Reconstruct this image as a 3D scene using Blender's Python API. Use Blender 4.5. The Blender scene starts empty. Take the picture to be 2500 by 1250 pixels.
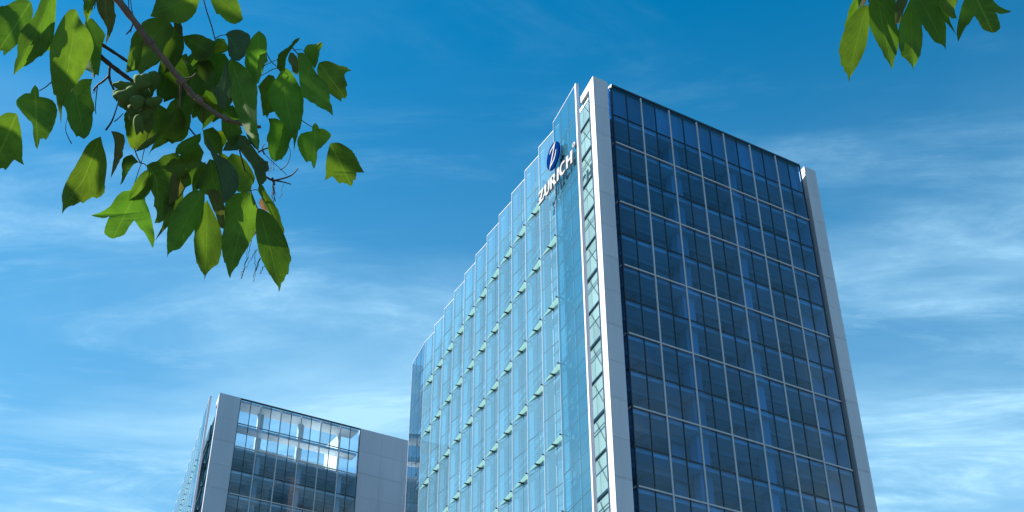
import bpy, math, random
from mathutils import Vector, Matrix
from mathutils.geometry import tessellate_polygon
R = math.radians
rnd = random.Random(7)
sc = bpy.context.scene
COL = sc.collection

# ------------------------------------------------------------------ camera
CAM_Z = 1.6
F_PX, PITCH, ROLL = 2983.31, R(34.6673), R(-0.16395)       # solved from the vanishing points (2500 px wide frame)
cam_d = bpy.data.cameras.new('camera'); cam = bpy.data.objects.new('camera', cam_d); COL.objects.link(cam)
cam_d.sensor_width = 36.0; cam_d.lens = F_PX / 2500 * 36.0
cam_d.clip_start = 0.05; cam_d.clip_end = 9000
_F = Vector((0, math.cos(PITCH), math.sin(PITCH)))
_u0 = Vector((0, -math.sin(PITCH), math.cos(PITCH))); _r0 = Vector((1, 0, 0))
_c, _s = math.cos(ROLL), math.sin(ROLL)
_RT = _c * _r0 + _s * _u0
_UP = -_s * _r0 + _c * _u0
m = Matrix((( _RT.x, _UP.x, -_F.x), (_RT.y, _UP.y, -_F.y), (_RT.z, _UP.z, -_F.z))).to_4x4()
m.translation = Vector((0, 0, CAM_Z)); cam.matrix_world = m
sc.camera = cam

# ------------------------------------------------------------------ sky, sun, exposure
SUN_AZ, SUN_EL = R(-86), R(44)
w = bpy.data.worlds.new('World'); sc.world = w; w.use_nodes = True
nt = w.node_tree; nt.nodes.clear()
def N(tree, kind, **kw):
    n = tree.nodes.new(kind)
    for k, v in kw.items():
        if k.startswith('i_'):
            n.inputs[int(k[2:]) if k[2:].isdigit() else k[2:].replace('_', ' ')].default_value = v
        else: setattr(n, k, v)
    return n
sky = N(nt, 'ShaderNodeTexSky', sky_type='NISHITA', sun_disc=False, sun_elevation=SUN_EL, sun_rotation=SUN_AZ,
        altitude=300, air_density=1.0, dust_density=0.3, ozone_density=3.0)
hsv = N(nt, 'ShaderNodeHueSaturation'); hsv.inputs['Saturation'].default_value = 1.62; hsv.inputs['Value'].default_value = 0.92; hsv.inputs['Hue'].default_value = 0.483
nt.links.new(sky.outputs[0], hsv.inputs['Color'])
tc = N(nt, 'ShaderNodeTexCoord')
sep = N(nt, 'ShaderNodeSeparateXYZ'); nt.links.new(tc.outputs['Generated'], sep.inputs[0])
zadd = N(nt, 'ShaderNodeMath', operation='MAXIMUM'); nt.links.new(sep.outputs['Z'], zadd.inputs[0]); zadd.inputs[1].default_value = 0.06
dx = N(nt, 'ShaderNodeMath', operation='DIVIDE'); nt.links.new(sep.outputs['X'], dx.inputs[0]); nt.links.new(zadd.outputs[0], dx.inputs[1])
dy = N(nt, 'ShaderNodeMath', operation='DIVIDE'); nt.links.new(sep.outputs['Y'], dy.inputs[0]); nt.links.new(zadd.outputs[0], dy.inputs[1])
cmb = N(nt, 'ShaderNodeCombineXYZ'); nt.links.new(dx.outputs[0], cmb.inputs[0]); nt.links.new(dy.outputs[0], cmb.inputs[1])
def cloud_layer(rot, scale, loc, det, lo, hi, dist=0.4, rough=0.55):
    mp = N(nt, 'ShaderNodeMapping'); mp.inputs['Rotation'].default_value = (0, 0, R(rot)); mp.inputs['Scale'].default_value = scale; mp.inputs['Location'].default_value = loc
    nt.links.new(cmb.outputs[0], mp.inputs[0])
    nz = N(nt, 'ShaderNodeTexNoise'); nz.inputs['Scale'].default_value = 1.0; nz.inputs['Detail'].default_value = det; nz.inputs['Roughness'].default_value = rough; nz.inputs['Distortion'].default_value = dist
    nt.links.new(mp.outputs[0], nz.inputs['Vector'])
    mr = N(nt, 'ShaderNodeMapRange', interpolation_type='SMOOTHSTEP'); mr.inputs[1].default_value = lo; mr.inputs[2].default_value = hi
    nt.links.new(nz.outputs[0], mr.inputs[0]); return mr.outputs[0]
c1 = cloud_layer(20, (0.9, 1.6, 1), (2.2, 8.8, 0), 7, 0.42, 0.74)
c2 = cloud_layer(-25, (1.6, 4.6, 1), (6.1, 6.6, 0), 8, 0.45, 0.74, 0.7, 0.62)
c3 = cloud_layer(15, (9, 16, 1), (0, 0, 0), 8, 0.36, 0.70, 0.3, 0.7)
ma = N(nt, 'ShaderNodeMath', operation='MULTIPLY'); nt.links.new(c2, ma.inputs[0]); nt.links.new(c3, ma.inputs[1])
mb_ = N(nt, 'ShaderNodeMath', operation='MULTIPLY_ADD'); nt.links.new(c2, mb_.inputs[0]); mb_.inputs[1].default_value = 0.55; nt.links.new(c1, mb_.inputs[2])
mc = N(nt, 'ShaderNodeMath', operation='MULTIPLY_ADD'); nt.links.new(ma.outputs[0], mc.inputs[0]); mc.inputs[1].default_value = 0.6; nt.links.new(mb_.outputs[0], mc.inputs[2])
# thin high cloud thickens with the path length towards the horizon
el = N(nt, 'ShaderNodeMapRange', interpolation_type='SMOOTHSTEP'); nt.links.new(sep.outputs['Z'], el.inputs[0])
el.inputs[1].default_value = 0.78; el.inputs[2].default_value = 0.36; el.inputs[3].default_value = 0.05; el.inputs[4].default_value = 0.62
veil = N(nt, 'ShaderNodeMapRange', interpolation_type='SMOOTHSTEP'); nt.links.new(sep.outputs['Z'], veil.inputs[0])
veil.inputs[1].default_value = 0.74; veil.inputs[2].default_value = 0.22; veil.inputs[3].default_value = 0.0; veil.inputs[4].default_value = 0.52
md = N(nt, 'ShaderNodeMath', operation='MULTIPLY_ADD', use_clamp=True); nt.links.new(mc.outputs[0], md.inputs[0]); nt.links.new(el.outputs[0], md.inputs[1]); nt.links.new(veil.outputs[0], md.inputs[2])
mix = N(nt, 'ShaderNodeMix', data_type='RGBA'); nt.links.new(md.outputs[0], mix.inputs[0]); nt.links.new(hsv.outputs[0], mix.inputs[6]); mix.inputs[7].default_value = (2.55, 4.5, 6.0, 1)
bg = N(nt, 'ShaderNodeBackground'); bg.inputs['Strength'].default_value = 0.074
nt.links.new(mix.outputs[2], bg.inputs[0])
wo = N(nt, 'ShaderNodeOutputWorld'); nt.links.new(bg.outputs[0], wo.inputs[0])

sun_d = bpy.data.lights.new('sun', 'SUN'); sun_d.energy = 5.0; sun_d.angle = R(0.53); sun_d.color = (1, 0.95, 0.87)
sun = bpy.data.objects.new('sun', sun_d); COL.objects.link(sun)
sv = Vector((math.sin(SUN_AZ) * math.cos(SUN_EL), math.cos(SUN_AZ) * math.cos(SUN_EL), math.sin(SUN_EL)))
sun.rotation_euler = sv.to_track_quat('Z', 'Y').to_euler(); sun.location = (-60, 20, 120)
sc.view_settings.view_transform = 'Standard'; sc.view_settings.look = 'None'
sc.view_settings.exposure = 1.35; sc.view_settings.gamma = 1.0; sc.view_settings.use_curve_mapping = False
sc.render.engine = 'CYCLES'
cy = sc.cycles
cy.transparent_max_bounces = 28; cy.max_bounces = 10; cy.glossy_bounces = 5; cy.diffuse_bounces = 4; cy.use_denoising = True
cy.caustics_reflective = False; cy.caustics_refractive = False

# ------------------------------------------------------------------ pixel helpers (pixels of the 2500 x 1250 photograph)
CAM = Vector((0, 0, CAM_Z))
def ray(x, y): return _F + (x - 1250) / F_PX * _RT + (625 - y) / F_PX * _UP
def at_depth(x, y, d): return CAM + ray(x, y) * d
def on_plane(x, y, p0, d):
    n = Vector((d.y, -d.x, 0)); q = ray(x, y); return CAM + q * (n.dot(p0 - CAM) / n.dot(q))
def proj(p):
    v = p - CAM; z = v.dot(_F)
    return (1250 + F_PX * v.dot(_RT) / z, 625 - F_PX * v.dot(_UP) / z) if z > 0.01 else (-9999, -9999)
def in_view(p, mg=40):
    x, y = proj(p); return -mg < x < 2500 + mg and -mg < y < 1250 + mg
def adir(a): return Vector((math.sin(a), math.cos(a), 0))
dR, dS, dO = adir(R(58.828)), adir(R(-28.711)), adir(R(-19.7355))
nR = Vector((dR.y, -dR.x, 0)); nO = Vector((-dO.y, dO.x, 0)); nS = Vector((-dS.y, dS.x, 0))

# ------------------------------------------------------------------ materials
MATS = {}
def mat_new(name):
    mt = bpy.data.materials.new(name); mt.use_nodes = True; t = mt.node_tree; t.nodes.clear()
    out = t.nodes.new('ShaderNodeOutputMaterial'); MATS[name] = mt; return mt, t, out
def solid(name, col, rough=0.5, metal=0.0, var=0.08, nscale=0.6, bump=0.0, spec=0.5, streak=False):
    mt, t, out = mat_new(name)
    p = t.nodes.new('ShaderNodeBsdfPrincipled'); p.inputs['Roughness'].default_value = rough; p.inputs['Metallic'].default_value = metal
    p.inputs['Specular IOR Level'].default_value = spec
    c = t.nodes.new('ShaderNodeTexCoord'); mp = t.nodes.new('ShaderNodeMapping')
    mp.inputs['Scale'].default_value = (1, 1, 0.12) if streak else (1, 1, 1)
    t.links.new(c.outputs['Object'], mp.inputs[0])
    nz = t.nodes.new('ShaderNodeTexNoise'); nz.inputs['Scale'].default_value = nscale; nz.inputs['Detail'].default_value = 5
    t.links.new(mp.outputs[0], nz.inputs[0])
    oi = t.nodes.new('ShaderNodeObjectInfo')
    mr = t.nodes.new('ShaderNodeMapRange'); t.links.new(nz.outputs[0], mr.inputs[0])
    mr.inputs[1].default_value = 0.25; mr.inputs[2].default_value = 0.75; mr.inputs[3].default_value = 1 - var; mr.inputs[4].default_value = 1 + var
    mr2 = t.nodes.new('ShaderNodeMapRange'); t.links.new(oi.outputs['Random'], mr2.inputs[0]); mr2.inputs[3].default_value = 1 - var * .35; mr2.inputs[4].default_value = 1 + var * .35
    mu = t.nodes.new('ShaderNodeMath'); mu.operation = 'MULTIPLY'; t.links.new(mr.outputs[0], mu.inputs[0]); t.links.new(mr2.outputs[0], mu.inputs[1])
    h = t.nodes.new('ShaderNodeHueSaturation'); h.inputs['Color'].default_value = (*col, 1); t.links.new(mu.outputs[0], h.inputs['Value'])
    t.links.new(h.outputs[0], p.inputs['Base Color'])
    if bump:
        b = t.nodes.new('ShaderNodeBump'); b.inputs['Strength'].default_value = bump; t.links.new(nz.outputs[0], b.inputs['Height']); t.links.new(b.outputs[0], p.inputs['Normal'])
    t.links.new(p.outputs[0], out.inputs[0]); return mt
def glass(name, tint, ior=1.5, wav=0.02, wscale=0.35, diff=None, refl=(1, 1, 1)):
    """sheet glass: tinted see-through body, mirror reflection by Fresnel, gently uneven surface"""
    mt, t, out = mat_new(name)
    tr = t.nodes.new('ShaderNodeBsdfTransparent')
    oi = t.nodes.new('ShaderNodeObjectInfo'); mr2 = t.nodes.new('ShaderNodeMapRange'); t.links.new(oi.outputs['Random'], mr2.inputs[0]); mr2.inputs[3].default_value = .9; mr2.inputs[4].default_value = 1.08
    h = t.nodes.new('ShaderNodeHueSaturation'); h.inputs['Color'].default_value = (*tint, 1); t.links.new(mr2.outputs[0], h.inputs['Value']); t.links.new(h.outputs[0], tr.inputs[0])
    gl = t.nodes.new('ShaderNodeBsdfGlossy'); gl.inputs['Roughness'].default_value = 0.0; gl.inputs[0].default_value = (*refl, 1)
    fr = t.nodes.new('ShaderNodeFresnel'); fr.inputs[0].default_value = ior
    c = t.nodes.new('ShaderNodeNewGeometry'); nz = t.nodes.new('ShaderNodeTexNoise'); nz.inputs['Scale'].default_value = wscale; nz.inputs['Detail'].default_value = 1.5
    t.links.new(c.outputs['Position'], nz.inputs[0])
    b = t.nodes.new('ShaderNodeBump'); b.inputs['Strength'].default_value = 1.0; b.inputs['Distance'].default_value = wav; t.links.new(nz.outputs[0], b.inputs['Height'])
    t.links.new(b.outputs[0], gl.inputs['Normal'])
    body = tr.outputs[0]
    if diff:
        d = t.nodes.new('ShaderNodeBsdfDiffuse'); d.inputs[0].default_value = (*diff[0], 1)
        m1 = t.nodes.new('ShaderNodeMixShader'); m1.inputs[0].default_value = diff[1]; t.links.new(tr.outputs[0], m1.inputs[1]); t.links.new(d.outputs[0], m1.inputs[2]); body = m1.outputs[0]
    ff = t.nodes.new('ShaderNodeMath'); ff.operation = 'SUBTRACT'; ff.inputs[0].default_value = 1.0; t.links.new(c.outputs['Backfacing'], ff.inputs[1])   # only the outer skin mirrors
    fm = t.nodes.new('ShaderNodeMath'); fm.operation = 'MULTIPLY'; t.links.new(fr.outputs[0], fm.inputs[0]); t.links.new(ff.outputs[0], fm.inputs[1])
    mx = t.nodes.new('ShaderNodeMixShader'); t.links.new(fm.outputs[0], mx.inputs[0]); t.links.new(body, mx.inputs[1]); t.links.new(gl.outputs[0], mx.inputs[2])
    t.links.new(mx.outputs[0], out.inputs[0]); return mt
def frosted(name, col, trans, clear, crough=0.2):
    mt, t, out = mat_new(name)
    d = t.nodes.new('ShaderNodeBsdfDiffuse'); d.inputs[0].default_value = (*col, 1)
    l = t.nodes.new('ShaderNodeBsdfTranslucent'); l.inputs[0].default_value = (*trans, 1)
    a = t.nodes.new('ShaderNodeMixShader'); a.inputs[0].default_value = .55; t.links.new(d.outputs[0], a.inputs[1]); t.links.new(l.outputs[0], a.inputs[2])
    tr = t.nodes.new('ShaderNodeBsdfTransparent'); tr.inputs[0].default_value = (.75, .9, .86, 1)
    b = t.nodes.new('ShaderNodeMixShader'); b.inputs[0].default_value = clear; t.links.new(a.outputs[0], b.inputs[1]); t.links.new(tr.outputs[0], b.inputs[2])
    g = t.nodes.new('ShaderNodeBsdfGlossy'); g.inputs['Roughness'].default_value = crough
    c = t.nodes.new('ShaderNodeMixShader'); c.inputs[0].default_value = .06; t.links.new(b.outputs[0], c.inputs[1]); t.links.new(g.outputs[0], c.inputs[2])
    t.links.new(c.outputs[0], out.inputs[0]); return mt
WHITE = solid('white_cladding', (.56, .55, .60), .42, var=.10, nscale=.5, streak=True)
GREY = solid('grey_cladding', (.49, .50, .56), .45, var=.09, nscale=.4, streak=True)
MULL = solid('pale_metal', (.50, .50, .51), .35, var=.05)
DARK = solid('dark_frame', (.018, .024, .030), .35, var=.1)
SHADOWGAP = solid('joint_backing', (.10, .11, .12), .7)
SILL = solid('blue_grey_frame', (.05, .10, .14), .4)
CURTAIN = glass('curtain_glass', (.50, .74, .93), 1.72, .006, .35)
CURTAINB = glass('blue_curtain_glass', (.76, .88, .97), 1.80, .006, .35)
SCREEN = glass('screen_glass', (.60, .80, .88), 1.62, .004, .3, diff=((.205, .41, .54), .27))
CLEAR = glass('clear_screen_glass', (.66, .82, .88), 1.72, .012, .3, diff=((.07, .24, .36), .26))
WING = glass('wing_screen_glass', (.60, .78, .88), 1.72, .012, .3, diff=((.20, .40, .55), .06))
INNER = glass('inner_glass', (.05, .10, .16), 1.9, .003, .4, diff=((.10, .24, .34), .55))
CANOPY = frosted('canopy_glass', (.52, .70, .66), (.55, .76, .72), .18)
STRIP = solid('pale_panel', (.70, .75, .68), .35, var=.04, nscale=.8)
DARKSTRIP = glass('strip_glass', (.08, .16, .20), 1.6, .003)
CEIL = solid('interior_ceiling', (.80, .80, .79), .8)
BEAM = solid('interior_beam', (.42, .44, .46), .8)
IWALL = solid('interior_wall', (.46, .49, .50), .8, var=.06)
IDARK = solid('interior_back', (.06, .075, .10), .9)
PALEWALL = solid('inner_facade', (.20, .27, .31), .6, var=.05)
LETTER = solid('letter_metal', (.32, .315, .31), .35, var=.04, nscale=3)
LOGOBLUE = solid('logo_blue', (.001, .018, .115), .7, var=.05, spec=.0)
ROOF = solid('roof_membrane', (.22, .24, .26), .9)
PAVE = solid('paving', (.06, .06, .055), .9, var=.2, nscale=.05, bump=.1)
STEEL = solid('brushed_steel', (.45, .46, .47), .35, metal=.8)

# ------------------------------------------------------------------ mesh helpers
class MB:
    def __init__(s): s.v = []; s.f = []
    def hexa(s, P):                       # 8 points: bottom ring 0-3, top ring 4-7
        b = len(s.v); s.v += [tuple(p) for p in P]
        s.f += [(b, b+3, b+2, b+1), (b+4, b+5, b+6, b+7), (b, b+1, b+5, b+4), (b+1, b+2, b+6, b+5), (b+2, b+3, b+7, b+6), (b+3, b, b+4, b+7)]
    def prism(s, pts, z0, z1):
        b = len(s.v); n = len(pts)
        s.v += [(p[0], p[1], z0) for p in pts] + [(p[0], p[1], z1) for p in pts]
        s.f += [tuple(range(b + n - 1, b - 1, -1)), tuple(range(b + n, b + 2 * n))]
        s.f += [(b+i, b+(i+1) % n, b+n+(i+1) % n, b+n+i) for i in range(n)]
    def tube(s, pts, rad, seg=6):
        b = len(s.v); n = len(pts)
        for i, p in enumerate(pts):
            p = Vector(p); t = (Vector(pts[min(i+1, n-1)]) - Vector(pts[max(i-1, 0)]))
            t = t.normalized() if t.length > 1e-9 else Vector((0, 0, 1))
            a = t.cross(Vector((0.3, 0.2, 1))).normalized(); c = t.cross(a)
            r_ = rad[i] if isinstance(rad, (list, tuple)) else rad
            for k in range(seg):
                th = 2 * math.pi * k / seg; s.v.append(tuple(p + a * math.cos(th) * r_ + c * math.sin(th) * r_))
        for i in range(n - 1):
            for k in range(seg):
                k2 = (k + 1) % seg; s.f.append((b+i*seg+k, b+i*seg+k2, b+(i+1)*seg+k2, b+(i+1)*seg+k))
        s.f.append(tuple(range(b + seg - 1, b - 1, -1))); s.f.append(tuple(range(b + (n-1)*seg, b + n*seg)))
    def mesh(s, name, mat, smooth=False):
        me = bpy.data.meshes.new(name); me.from_pydata(s.v, [], s.f); me.update()
        if mat: me.materials.append(mat)
        if smooth: me.polygons.foreach_set('use_smooth', [True] * len(me.polygons))
        return me
    def build(s, name, mat, parent=None, smooth=False, kind=None):
        o = bpy.data.objects.new(name, s.mesh(name, mat, smooth)); COL.objects.link(o); o.parent = parent
        if kind: o['kind'] = kind
        return o
class Fr:
    """local frame on a facade: u along, e outward, z up; coordinates relative to a building's base"""
    def __init__(s, o, d, n): s.o, s.d, s.n = Vector(o), d, n
    def p(s, u, e, z): q = s.o + s.d * u + s.n * e; return Vector((q.x, q.y, z))
    def box(s, mb, u0, u1, e0, e1, z0, z1):
        P = [s.p(u0, e1, z0), s.p(u1, e1, z0), s.p(u1, e0, z0), s.p(u0, e0, z0)]
        P += [Vector((q.x, q.y, z1)) for q in P]
        mb.hexa(P)
def piece(fr, name, mat, parent, *rng):
    mbx = MB(); fr.box(mbx, *rng); return mbx.build(name, mat, parent)
def box_mesh(name, mat, w, t, h, bevel=0):     # u 0..w, e -t..0, z 0..h in the object's own axes (x along, -y outward)
    mb = MB(); mb.hexa([(0, 0, 0), (w, 0, 0), (w, t, 0), (0, t, 0), (0, 0, h), (w, 0, h), (w, t, h), (0, t, h)]); return mb.mesh(name, mat)
def put(name, me, parent, fr, u, e, z, tilt=0.0):
    """place a shared mesh on a facade; the mesh's x axis runs along fr.d and its -y axis points outward"""
    o = bpy.data.objects.new(name, me); COL.objects.link(o); o.parent = parent
    d, n = fr.d, fr.n
    o.location = fr.p(u, e, z); a = math.atan2(d.y, d.x)
    flip = (Vector((math.sin(a), -math.cos(a), 0)).dot(n) < 0)
    o.rotation_euler = (rnd.uniform(-tilt, tilt), 0, a + rnd.uniform(-tilt, tilt))
    if flip: o.scale = (1, -1, 1)
    return o
def thing(name, label, cat, loc, group=None):
    o = bpy.data.objects.new(name, None); COL.objects.link(o); o.location = loc; o.empty_display_size = .5
    o['label'] = label; o['category'] = cat
    if group: o['group'] = group
    return o

# ------------------------------------------------------------------ ground
g = MB(); g.prism([(3500 * math.cos(a * math.pi / 24), 3500 * math.sin(a * math.pi / 24)) for a in range(48)], -1.0, 0.0)
go = g.build('ground', PAVE); go['kind'] = 'structure'; go['label'] = 'pale paved plaza around the office towers'

# ------------------------------------------------------------------ the two office blocks
H = 3.934
ZT = 92.2 + CAM_Z                     # roof edge
ZM = 83.85 + CAM_Z                    # first pale transom
LEV = [ZM + H] + [ZM - H * k for k in range(0, 21)]        # glazing joints from the top down (index 1, 3, 5 ... carry pale transoms)
LEV_LOW = 1.0
T0 = 1.73                              # where the glass screen starts behind the corner
def tower(root, base, fin_w, cur0, cur1, nb, end0, end1, saw_n, wing, strip_mat, open_top, clad, total_v, side_gap):
    FR = Fr((0, 0, 0), dR, nR); FL = Fr((0, 0, 0), dO, nO)
    wpt = lambda q: base + q
    rows = [(LEV[0], ZT - .25)] + [(LEV[i + 1], LEV[i]) for i in range(len(LEV) - 1)]
    major = [LEV[i] for i in range(1, len(LEV), 2)]
    minor = [LEV[i] for i in range(0, len(LEV), 2)]
    # ---- cladding panels of the corner fin and of the far fin / end wall
    def clad_stack(pts_in, core, name='cladding_panel'):
        cm = MB(); cm.prism([(q.x, q.y) for q in core], 0, ZT - .05); cm.build('fin_core', SHADOWGAP, root)
        for i in range(len(LEV)):
            z1 = ZT if i == 0 else LEV[i - 1] + .32
            z0 = LEV[i] + .34
            if i % 2 == 1: z0 += 0.16
            mbp = MB(); mbp.prism([(q.x, q.y) for q in pts_in], z0, z1); mbp.build(name, clad, root)
            if i % 2 == 1:
                mbp = MB(); mbp.prism([(q.x, q.y) for q in pts_in], LEV[i] + .34, LEV[i] + .48); mbp.build('joint_strip', clad, root)
    def fin(u0, u1, v):
        pts = [FR.p(u0, 0, 0), FR.p(u1, 0, 0), FR.p(u1, 0, 0) + dO * v, FR.p(u0, 0, 0) + dO * v]
        k = .03
        core = [FR.p(u0 + k, -k, 0), FR.p(u1 - k, -k, 0), FR.p(u1 - k, -k, 0) + dO * (v - .08), FR.p(u0 + k, -k, 0) + dO * (v - .08)]
        clad_stack(pts, core)
    fin(0, fin_w, 1.5)
    ncol = max(1, round((end1 - end0) / 4.0)); wcol = (end1 - end0) / ncol
    if ncol == 1: fin(end0, end1, 1.8)
    else:
        for c in range(ncol): fin(end0 + c * wcol, end0 + (c + 1) * wcol - (.015 if c < ncol - 1 else 0), 1.2)
    tb = MB(); pb = [FR.p(.0, 0, 0) + dO * 1.503, FR.p(fin_w * .8, 0, 0) + dO * 1.503, FR.p(fin_w * .8, 0, 0) + dO * 3.6, FR.p(0, 0, 0) + dO * 3.6]
    tb.prism([(q.x, q.y) for q in pb], ZT - .95, ZT - .003); tb.build('parapet_beam', clad, root)
    # ---- right-hand curtain wall
    bw = (cur1 - cur0) / nb
    fm = MB(); fd = MB(); fmin = MB()
    for b in range(1, nb):
        u = cur0 + bw * b
        piece(FR, 'mullion', MULL, root, u - .085, u + .085, -.12, .07, LEV_LOW, ZT - .36)
    for z in major:
        for b in range(nb):
            if z > 36: piece(FR, 'transom', MULL, root, cur0 + bw * b + .088, cur0 + bw * (b + 1) - .088, -.10, .10, z - .075, z + .075)
            else: FR.box(fm, cur0 + bw * b + .088, cur0 + bw * (b + 1) - .088, -.10, .10, z - .075, z + .075)
    for z in minor:
        piece(FR, 'dark_transom', DARK, root, cur0, cur1, -.13, .012, z - .055, z + .055)
    for b in range(nb):
        u = cur0 + bw * (b + .5)
        piece(FR, 'dark_mullion', DARK, root, u - .04, u + .04, -.14, .016, LEV_LOW, ZT - .272)
    FR.box(fmin, cur0 - .02, cur1 + .02, -.62 if not open_top else -.16, .03, ZT - .27, ZT - .02)  # coping deepened back to the plant wall to keep sun off the mullion tips
    FR.box(fmin, cur0 - .06, cur0 + .03, -.15, .03, LEV_LOW, ZT - .28)
    FR.box(fmin, cur1 - .03, cur1 + .06, -.15, .03, LEV_LOW, ZT - .28)
    fm.build('lower_transoms', MULL, root, kind='stuff'); fmin.build('perimeter_frame', DARK, root)
    meshes = {}
    def pane_mesh(w_, h_, mat):
        k = (round(w_, 3), round(h_, 3), mat.name)
        if k not in meshes: meshes[k] = box_mesh('window_pane', mat, w_, .024, h_)
        return meshes[k]
    rest = MB()
    pw = bw / 2
    for i, (z0, z1) in enumerate(rows):
        for b in range(nb * 2):
            u0 = cur0 + pw * b + .02; wd = pw - .04; zz0 = z0 + .03; hh = z1 - z0 - .06
            if in_view(wpt(FR.p(u0 + wd / 2, 0, zz0 + hh)), 60):
                put('window_pane', pane_mesh(wd, hh, CURTAINB if open_top else CURTAIN), root, FR, u0, -.03, zz0, .0012)
            else: FR.box(rest, u0, u0 + wd, -.054, -.03, zz0, zz0 + hh)
    rest.build('lower_window_panes', CURTAIN, root, kind='stuff')
    # return of the glass box at the gap beside the fin
    if side_gap:
        rp = MB(); rt = MB()
        for (z0, z1) in rows: FR.box(rp, cur0 - .03, cur0 - .006, -1.6, -.16, z0 + .05, z1 - .05)
        for z in major: FR.box(rt, cur0 - .09, cur0 + .0, -1.6, -.155, z - .07, z + .07)
        rp.build('return_glazing', CURTAIN, root); rt.build('return_transom', MULL, root)
        bk = MB(); FR.box(bk, fin_w + .01, cur0 - .1, -1.75, -1.62, 0, ZT - .6); FR.box(bk, cur1 + .07, end0 - .01, -1.95, -1.62, 0, ZT - .6)
        bk.build('gap_backing', BEAM, root)
    # ---- interior floors seen through the glass
    top_i = 0 if not open_top else 1
    levels = [LEV[0]] + LEV[1:] if not open_top else LEV[1:]
    for z in levels:
        piece(FR, 'floor_slab', CEIL, root, cur0 + .15, cur1 - .12, -13.0, -.30, z - .42, z - .06)
    for z in levels:
        bm_ = MB()
        FR.box(bm_, cur0 + .3, cur1 - .3, -2.55, -2.1, z - 1.05, z - .424)
        FR.box(bm_, cur0 + .3, cur1 - .3, -5.6, -5.2, z - .9, z - .424)
        for b in range(1, nb):
            u = cur0 + bw * b
            FR.box(bm_, u - .2, u + .2, -5.18, -2.56, z - .85, z - .424)
        bm_.build('ceiling_beam', BEAM, root)
    zs = levels
    for a, b in zip(zs[1:], zs[:-1]):
        lo, hi = a - .058, b - .424
        if not open_top:
            piece(FR, 'interior_pier', IWALL, root, cur0 + bw * 2.05, cur0 + bw * 2.42, -1.9, -.9, lo, hi)         # stair shaft and piers
            piece(FR, 'interior_pier', IWALL, root, cur0 + bw * 1.62, cur0 + bw * 2.05 - .01, -3.2, -2.6, lo, hi - .65)
            piece(FR, 'interior_pier', IWALL, root, cur0 + bw * 4.2, cur0 + bw * 4.5, -1.8, -.9, lo, hi)
            piece(FR, 'interior_pier', IWALL, root, cur0 + bw * 6.55, cur1 - .35, -2.0, -1.75, lo, hi - .01)
        else:
            for c in (1, 3, 5): piece(FR, 'interior_pier', IWALL, root, cur0 + bw * c + .6, cur0 + bw * c + 1.25, -1.6, -1.0, lo, hi)
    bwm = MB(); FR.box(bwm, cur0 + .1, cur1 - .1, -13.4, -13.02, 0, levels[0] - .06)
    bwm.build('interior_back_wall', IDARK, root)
    ew = MB(); FR.box(ew, cur1 - .11, cur1 - .02, -13.0, -.2, 0, (LEV[0] if not open_top else LEV[1])); FR.box(ew, cur0 + .02, cur0 + .11, -13.0, -1.62, 0, (LEV[0] if not open_top else LEV[1]))
    ew.build('interior_end_wall', IWALL, root)
    rf = MB(); rz = LEV[0] if not open_top else LEV[1]
    if not open_top:
        rr = MB(); FR.box(rr, cur0 + .12, cur1 - .3, -.62, -.45, rz + .1, ZT - .272); FR.box(rr, cur1 - .28, cur1 - .1, -3.2, -.2, rz + .1, ZT - .272)  # second box: end wall added to keep the sun off the far fin
        rr.build('plant_wall_and_sun_stop', IWALL, root)
    # ---- left-hand double facade
    side = MB(); sg = MB(); fl = MB()
    v1 = total_v
    for i, (z0, z1) in enumerate(rows):
        FL.box(side, T0 + 7.0, v1, -.42, -.02, z0 - .55, z0 + (.75 if i else 2.9))
        if z0 > 40 and i:
            for k in range(int((v1 - 9.7) / 2.3625)):
                t = T0 + 7.9 + 2.3625 * k; FL.box(side, t - .07, t + .07, -.40, .0, z0 + .752, z1 - .552)
    side.build('inner_facade', PALEWALL, root)
    FL.box(sg, 4.62, v1, -.36, -.30, 0, ZT - .8); sg.build('inner_glazing', INNER, root)
    for i in range(len(LEV)):
        z = LEV[i]; fl = MB()
        if z < 30: break
        e1 = .42 if i % 2 else .16
        FL.box(fl, T0 + 7.0, v1, -.28, e1, z - .12 if i % 2 else z - .05, z + .05)
        FL.box(fl, 1.515, T0 + 6.995, -.28, -.14, z - .17 if i % 2 else z - .07, z + .07)
        fl.build('maintenance_walkway', SILL, root)
    for i, (z0, z1) in enumerate(rows):
        if z1 < 36: break
        mbp = MB(); FL.box(mbp, 1.51, 4.6, -.32, -.285, z0 + .072, (z1 - (.172 if i % 2 == 0 else .072)) if i else ZT - .96); mbp.build('strip_panel', strip_mat, root)
    sb = MB(); FL.box(sb, 1.51, 4.6, -.6, -.42, 0, ZT - .96); sb.build('strip_backing', SHADOWGAP, root)
    for i, (z0, z1) in enumerate(rows):
        if z1 < 36: break
        rods = MB(); rods.tube([FL.p(3.9, -.16, z1 - .3), FL.p(1.56, -.16, z0 + .25)], .024, 6); rods.build('bracing_rod', DARK, root)
    post = MB(); FL.box(post, T0, T0 + .34, 1.0, 1.34, 0, ZT + .06); post.build('screen_post', WHITE, root)
    pitch = 4.725
    T1 = T0 + 7.0
    bays = [('flat', T0 + .35, T1)] + [('saw', T1 + pitch * k, T1 + pitch * (k + 1)) for k in range(saw_n)]
    if wing: bays.append(('flat', T1 + pitch * saw_n, T1 + pitch * saw_n + wing))
    rest = MB(); restc = MB()
    sawL = pitch / math.cos(R(8.9755))
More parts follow.
